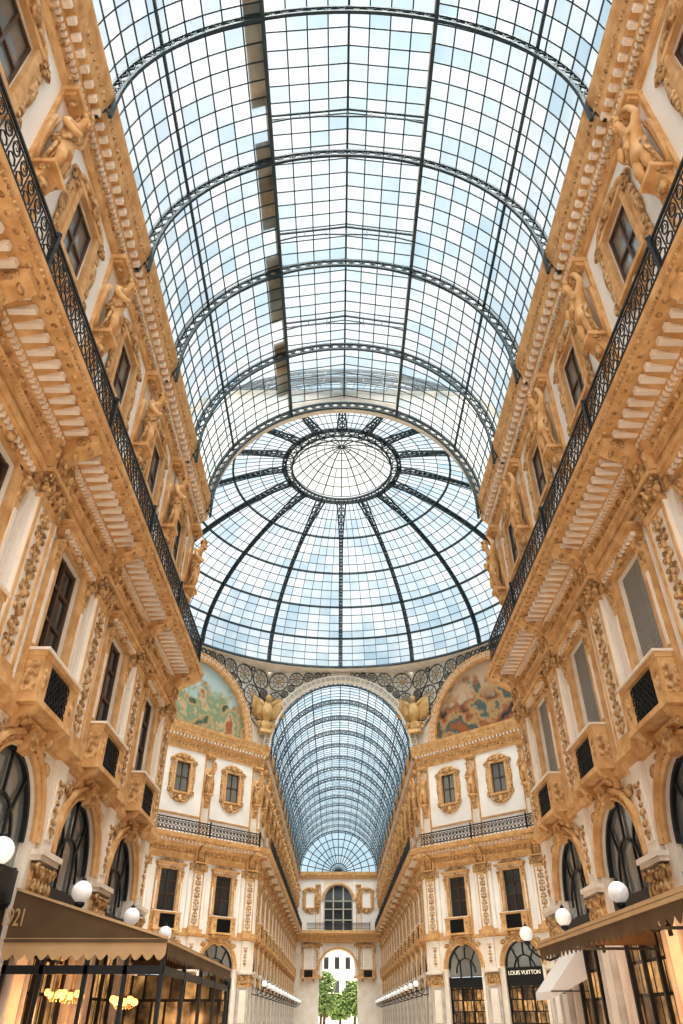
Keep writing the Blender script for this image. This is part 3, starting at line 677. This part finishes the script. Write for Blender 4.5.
# winged sculpture: body, head, beak, broad raised wings as layered feathers, scroll foot
wg=MB()
wg.ell((0,.55,0),(.48,.42,.95),M_GOLD,12,8); wg.ell((0,.82,1.08),(.26,.3,.29),M_GOLD,10,8); wg.ell((0,1.1,1.0),(.07,.18,.09),M_GOLD); wg.ell((0,.5,-1.15),(.5,.3,.5),M_GOLD); wg.box(-.55,.55,.1,.8,-1.75,-1.5,M_GOLD)
for s in (1,-1):
    for q in range(8):
        t_=q/7; bx_=s*(.3+.85*t_); tip=(s*(.45+1.15*t_),.3,-.75+.55*t_); wg.tube([(bx_,.5,.5+.75*t_**.7),(bx_*1.03,.45,.1+.45*t_),tip],.17,M_GOLD,6,taper=.09)
    wg.tube([(s*.2,.6,.45),(s*.6,.58,.85),(s*1.1,.5,1.2),(s*1.3,.4,1.1)],.2,M_GOLD,8,taper=.12)
    wg.spiral((s*.5,.5,-1.2),.35,1.4,.1,M_GOLD,flip=s)
wm=wg.mesh('winged_ornament')
for side in (-1,1): obj('winged_ornament',wm,None,'gilded winged eagle sculpture at the foot of a dome rib','sculpture','winged sculptures',None,frame(side*(W+.1),YF-.35,side*math.radians(157.5),25.7)@Matrix.Scale(1.15,4))
# ---------------------------------------------------------------- end wall
mb=MB(); n=24; y=YE
def arcp(hw,sp): return [(hw*math.cos(pi-pi*i/n),sp+hw*math.sin(pi-pi*i/n)) for i in range(n+1)]
def wq(x0,x1,z0,z1,m): mb.add([(x0,y,z0),(x1,y,z0),(x1,y,z1),(x0,y,z1)],[(0,1,2,3)],m)
EH=3.15
A1=arcp(EH,7.9); A2=arcp(2.5,18.0)
wq(-W,-EH,0,11.9,M_PALE); wq(EH,W,0,11.9,M_PALE); wq(-W,-2.5,11.9,22.3,M_CREAM); wq(2.5,W,11.9,22.3,M_CREAM); wq(-2.5,2.5,11.9,13.7,M_OCH)
for A,zt in ((A1,11.9),(A2,22.3)):
    for i in range(n): a,b=A[i],A[i+1]; mb.add([(a[0],y,a[1]),(b[0],y,b[1]),(b[0],y,zt),(a[0],y,zt)],[(0,1,2,3)],M_PALE)
full=[(-EH,0)]+A1+[(EH,0)]
for i in range(len(full)-1): a,b=full[i],full[i+1]; mb.add([(a[0],y,a[1]),(b[0],y,b[1]),(b[0],y+3,b[1]),(a[0],y+3,a[1])],[(0,1,2,3)],M_PALE)
structure('wall_back',mb,'cream and ochre end wall with tall archway to the street')
mb=MB(); sweep(mb,[(W,YE),(-W,YE)],[(0,12),(.3,12),(.4,12.9),(1.2,13.2),(1.2,13.62),(0,13.62)],M_OCH); sweep(mb,[(W,YE),(-W,YE)],[(0,21.4),(.3,21.4),(.6,21.9),(.7,22.4),(0,22.4)],M_OCH)
for A,w in ((A1,.4),(A2,.4)): mb.pline([(p[0]*1.06,y-.1,p[1]+.12) for p in A],w,M_OCH,.3)
trim(mb,'ochre mouldings of the end wall')
mb=MB(); mb.add([(-2.5,y+.3,13.7)]+[(p[0],y+.3,p[1]) for p in A2]+[(2.5,y+.3,13.7)],[tuple(range(n+3))],M_WIN)
for x in (-2.4,-.85,.85,2.4): mb.box(x-.11,x+.11,y+.1,y+.3,13.7,18 if abs(x)>2 else 20.2,M_FRAMEP)
for z in (15.2,16.8,18): mb.box(-2.5,2.5,y+.1,y+.3,z-.08,z+.08,M_FRAMEP)
mb.pline([(p[0]*.96,y+.2,p[1]-.08) for p in A2],.2,M_FRAMEP)
obj('arched_window',mb.mesh('arched_window'),None,'tall round headed window with pale divided frame above the archway','window')
for x in (-4.8,4.8):
    for p in (MWd,AW): place(p,frame(x,YE-.02,pi))
for x in (-3.45,3.45): place(PI,frame(x,YE,pi)); place(ST,frame(x,YE,pi))
for x in (-2.6,2.6): place(RD,frame(x,YE-.05,pi))
mb=MB(); mb.add([(R*math.cos(pi*i/24),YE,ZS+R*math.sin(pi*i/24)) for i in range(25)],[tuple(range(25))],M_ROOFB)
structure('window_1',mb,'semicircular glazed fan closing the end of the vault')
mb=MB()
for i in range(1,16): mb.bar((0,YE-.1,ZS),(R*math.cos(pi*i/16),YE-.1,ZS+R*math.sin(pi*i/16)),.12,M_RIB)
for r in (1.5,2.8,4.1,5.4,6.8): mb.pline([(r*math.cos(pi*i/24),YE-.1,ZS+r*math.sin(pi*i/24)) for i in range(25)],.12,M_RIB)
obj('fanlight_frame',mb.mesh('fanlight_frame'),None,'radiating iron bars of the end fanlight','window frame')
def tree(x,y,h):
    t=MB(); t.tube([(0,0,0),(.1,0,h*.35),(0,.1,h*.6)],.28,M_BARK,8,taper=.12)
    for q in range(5): a=q*1.26; t.tube([(0,0,h*.4),(math.cos(a)*1.2,math.sin(a)*1.2,h*.62)],.1,M_BARK,5,taper=.04)
    lv=MB()
    for q in range(900):
        a=random.random()*2*pi; rr=random.random()**.5*2.3; zz=h*.3+random.random()*h*.7; rr*=max(.15,1-1.2*abs(zz/h-.6)**1.2)
        s_=.07+random.random()*.12; lv.ell((rr*math.cos(a)+.3*math.sin(zz*2),rr*math.sin(a),zz),(s_*1.4,s_*1.4,s_),M_LEAF,5,4)
    r=obj('tree',None,None,'leafy green street tree beyond the archway','tree','street trees',None,Matrix.Translation((x,y,0)))
    obj('trunk',t.mesh('trunk'),r); obj('foliage',lv.mesh('foliage'),r)
tree(-2.4,149,8.6); tree(2.9,151,7.2); tree(.4,158,5.5); tree(-3.2,160,7)
b=MB(); b.box(-12,12,170,176,0,22,M_WHITE)
for j in range(5): b.box(-12,12,169.7,170,5+j*4,5.3+j*4,M_PALE)
r=obj('street_building',None,None,'white building with rows of dark windows across the street','building')
obj('facade',b.mesh('facade'),r)
w=MB()
for i in range(9):
    for j in range(5): w.box(-9.4+i*2.2,-8.5+i*2.2,169.85,170,2+j*4,4.0+j*4,M_WIN); w.box(-9.55+i*2.2,-8.35+i*2.2,169.88,170,1.85+j*4,4.2+j*4,M_FRAMEP)
q=obj('window_rows',w.mesh('window_rows'),r); q['kind']='stuff'
# ---------------------------------------------------------------- awnings, pavilion, signs
def valance(mb,p,q,z1,z0,mat,trim_,nsc):
    p=Vector(p);q=Vector(q)
    for i in range(nsc):
        a=p.lerp(q,i/nsc); b=p.lerp(q,(i+1)/nsc); pts=[(a.x,a.y,z1),(b.x,b.y,z1),(b.x,b.y,z0+.09)]
        for k in range(1,6):
            c=b.lerp(a,k/6); pts.append((c.x,c.y,z0+.09-.11*math.sin(pi*k/6)))
        pts.append((a.x,a.y,z0+.09)); mb.add(pts,[tuple(range(len(pts)))],mat)
    mb.bar((p.x,p.y,z1-.05),(q.x,q.y,z1-.05),.06,trim_)
def sub(n,mb,label=None):
    c=obj(n,mb.mesh(n),r,label); c.matrix_parent_inverse=r.matrix_world.inverted(); c.matrix_world=Matrix.Identity(4); return c
r=obj('cafe_pavilion',None,None,'brown fabric cafe pavilion with tan scalloped valance along the facade','awning',None,None,Matrix.Translation((-5.5,22,0)))
bpy.context.view_layer.update()
xi=-3.8; y0,y1=16.9,27.5
m=MB(); m.add([(xi,y0,2.95),(xi,y1,2.95),(-W+.1,y1,3.85),(-W+.1,y0,3.85)],[(0,1,2,3)],M_AWN); m.add([(xi,y0,2.95),(-W+.1,y0,3.85),(-W+.1,y0,2.95)],[(0,1,2)],M_AWN); m.add([(xi,y1,2.95),(-W+.1,y1,3.85),(-W+.1,y1,2.95)],[(0,1,2)],M_AWN)
m.bar((xi,y0-.02,2.97),(-W+.1,y0-.02,3.87),.05,M_AWNL)
sub('canopy',m)
m=MB(); valance(m,(-W+.1,y0-.02,0),(xi,y0-.02,0),2.97,2.6,M_AWNL,M_AWN,14); valance(m,(xi+.02,y0,0),(xi+.02,y1,0),2.97,2.6,M_AWN,M_AWNL,36); sub('scalloped_valance',m,'tan scalloped fabric valance')
m=MB()
for yy in (y0+.1,y0+2.6,y0+5.1,y0+7.6,y1-.1): m.box(xi-.1,xi-.02,yy-.05,yy+.05,0,2.8,M_BLACK)
for xx in (-4.6,-5.4,-6.3,-7.05): m.box(xx-.04,xx+.04,y0+.05,y0+.13,0,2.8,M_BLACK)
m.box(-7.1,xi,y0+.05,y0+.12,2.35,2.5,M_BLACK); m.box(xi-.1,xi-.03,y0,y1,2.35,2.5,M_BLACK); m.box(-7.1,xi,y0+.05,y0+.1,.95,1.0,M_BLACK)
sub('frame',m,'black metal posts and rails')
m=MB(); m.box(-7.1,-3.95,y1-.5,y1-.4,0,2.75,M_SHOP); sub('inner_partition',m,'inner partition with painted warm glow')  # partition glows by itself, amber lamplight put into its material
def text(s,size,M,mat,nm,parent=None,lab=None,cat=None):
    cu=bpy.data.curves.new(nm,'FONT'); cu.body=s; cu.size=size; cu.extrude=.015; cu.align_x='CENTER'; cu.align_y='CENTER'
    o=bpy.data.objects.new('t',cu); COL.objects.link(o); dg=bpy.context.evaluated_depsgraph_get(); me=bpy.data.meshes.new_from_object(o.evaluated_get(dg)); bpy.data.objects.remove(o)
    me.materials.clear(); me.materials.append(mat)
    q=obj(nm,me,parent,lab,cat)
    if parent: q.matrix_parent_inverse=parent.matrix_world.inverted()
    q.matrix_world=M; return q
text('1921',.46,Matrix.Translation((-7.06,y0-.05,3.32))@Matrix.Rotation(pi/2,4,'X')@Matrix.Scale(.55,4,(1,0,0)),M_AWNL,'lettering',r)
def glow(x,y,z,e,c=(1,.62,.32),rad=.25):
    L=bpy.data.lights.new('warm','POINT'); L.energy=e; L.color=c; L.shadow_soft_size=rad; lo=bpy.data.objects.new('warm_point',L); COL.objects.link(lo); lo.location=(x,y,z)
def chand(x,y,z):
    a=MB(); a.bar((0,0,.9),(0,0,.1),.03,M_GOLD)
    g=MB(); g.lathe([(.0,.13),(.05,.12),(.07,.05),(.045,0),(0,-.01)],(0,0,0),M_WARM,10); gm=g.mesh('lamp_shade')
    cs=[(.24*math.cos(q*2*pi/5),.24*math.sin(q*2*pi/5),.05*(q%2)) for q in range(5)]
    for c in cs: a.tube([(0,0,.2),(c[0]*.6,c[1]*.6,-.06),(c[0],c[1],c[2]-.02)],.015,M_GOLD,5)
    r=obj('chandelier',None,None,'small brass chandelier with glowing amber shades','lamp','pavilion chandeliers',None,Matrix.Translation((x,y,z)))
    obj('brass_arms',a.mesh('brass_arms'),r)
    for c in cs: q=obj('lamp_shade',gm,r); q.location=c
    glow(x,y,z-.3,45,(1,.5,.2))
chand(-6.0,18.2,1.95); chand(-4.9,18.4,1.85); chand(-5.6,21.5,1.9); chand(-6.7,19.5,2.0)
r=obj('shop_awning',None,None,'dark brown sloping shop awning with scalloped valance','awning',None,None,Matrix.Translation((5.8,13,0)))
bpy.context.view_layer.update()
xo=4.3; a0,a1=5.0,18.6
m=MB(); m.add([(xo,a0,2.97),(xo,a1,2.97),(W-.3,a1,3.75),(W-.3,a0,3.75)],[(0,1,2,3)],M_AWN); m.add([(xo,a1,2.97),(W-.3,a1,3.75),(W-.3,a1,2.97)],[(0,1,2)],M_AWN); sub('canopy',m)
m=MB(); valance(m,(xo-.02,a0,0),(xo-.02,a1,0),2.99,2.66,M_AWN,M_AWNL,46); m.bar((xo-.02,a0,3.01),(xo-.02,a1,3.01),.06,M_AWNL); sub('scalloped_valance',m,'brown scalloped fabric valance with tan piping')
for yy in (a1-.1,a1-4.5,a1-9): m=MB(); m.bar((xo,yy,2.9),(W-.3,yy,2.9),.05,M_BLACK); sub('support_arm',m)
for q,(xx,yy) in enumerate(((5.4,17.5),(5.4,13.2))): glow(xx,yy,2.5,140,(1,.55,.25))  # unseen point lights added to brighten the dark space under the awning
r=obj('glowing_shopfront',None,None,'glazed shopfront with painted warm glow and dark frame under the awning','shopfront',None,None,Matrix.Translation((W,15.5,0)))
bpy.context.view_layer.update()
m=MB(); m.box(W-.05,W+.0,14.1,17.0,.3,3.4,M_GLOW); sub('interior_glow_panel',m)  # glowing box stands in for the lit room behind
m=MB()
for yy in (14.0,15.0,16.05,17.05): m.box(W-.12,W-.03,yy-.06,yy+.06,0,3.5,M_BLACK)
m.box(W-.12,W-.03,14,17.05,3.4,3.55,M_BLACK); m.box(W-.12,W-.03,14,17.05,2.6,2.68,M_BLACK); sub('frame',m,'black metal frame')
r=obj('small_white_awning',None,None,'small white tilted shop awning','awning',None,None,Matrix.Translation((6.4,26,0)))
bpy.context.view_layer.update()
m=MB(); m.add([(W,25.3,3.5),(W,27.3,3.5),(6.1,27.3,2.3),(6.1,25.3,2.3)],[(0,1,2,3)],M_WHITE); m.add([(6.1,27.3,2.3),(6.1,25.3,2.3),(6.1,25.3,2.1),(6.1,27.3,2.1)],[(0,1,2,3)],M_WHITE); m.add([(W,25.3,3.5),(6.1,25.3,2.3),(6.1,25.3,2.1),(W,25.3,2.6)],[(0,1,2,3)],M_WHITE); sub('canopy',m)
for yy in (25.3,27.3): m=MB(); m.bar((W,yy,2.3),(6.1,yy,2.3),.03,M_BLACK); sub('support_arm',m)
M=diag(1,DL/2)
r=obj('shop_sign',None,None,'black shop fascia sign with pale capital lettering in an arch','sign',None,None,M)
m=MB(); m.box(-1.55,1.55,-.2,-.02,4.05,4.75,M_BLACK); c=obj('board',m.mesh('board'),r)
bpy.context.view_layer.update()
text('LOUIS VUITTON',.37,M@Matrix.Translation((0,0,4.4))@Matrix.Rotation(pi,4,'Z')@Matrix.Rotation(pi/2,4,'X'),plain('sign_letter_cream',(.9,.85,.7),.4,emit=(1,.9,.7),es=.5),'lettering',r)
# ---------------------------------------------------------------- world, lights, camera
w=bpy.data.worlds.new('sky'); S.world=w; w.use_nodes=True; n=w.node_tree.nodes; l=w.node_tree.links
bg=n['Background']; tc=n.new('ShaderNodeTexCoord'); no=n.new('ShaderNodeTexNoise'); no.inputs['Scale'].default_value=2.2; no.inputs['Detail'].default_value=5
cr=n.new('ShaderNodeValToRGB'); cr.color_ramp.elements[0].position=.38; cr.color_ramp.elements[1].position=.58
cr.color_ramp.elements[0].color=(.76,.89,.95,1); cr.color_ramp.elements[1].color=(1,1,1,1)
l.new(tc.outputs['Generated'],no.inputs['Vector']); l.new(no.outputs['Fac'],cr.inputs[0]); l.new(cr.outputs[0],bg.inputs['Color']); bg.inputs['Strength'].default_value=1.12
def sun_or_fill(e,ang,rot,c):
    L=bpy.data.lights.new('sun_or_fill','SUN'); L.energy=e; L.angle=math.radians(ang); L.color=c; o=bpy.data.objects.new('sun_or_fill',L); COL.objects.link(o); o.rotation_euler=rot
sun_or_fill(9.8,55,(math.radians(12),math.radians(3),0),(1,.96,.90))
sun_or_fill(1.8,70,(math.radians(66),0,0),(1,.94,.87))  # low wide fill added to brighten the lower walls, not a second sun
cam=bpy.data.cameras.new('camera'); co=bpy.data.objects.new('camera',cam); COL.objects.link(co); S.camera=co
cam.sensor_fit='VERTICAL'; cam.sensor_height=36; cam.lens=36*700/1024; cam.clip_end=500
th=math.atan(508/700)
co.location=(-.32,0,1.6); co.rotation_euler=(pi/2+th,0,-math.atan(5.5*math.cos(th)/700))
S.view_settings.view_transform='Standard'; S.view_settings.look='None'; S.view_settings.exposure=.0; S.view_settings.gamma=.84
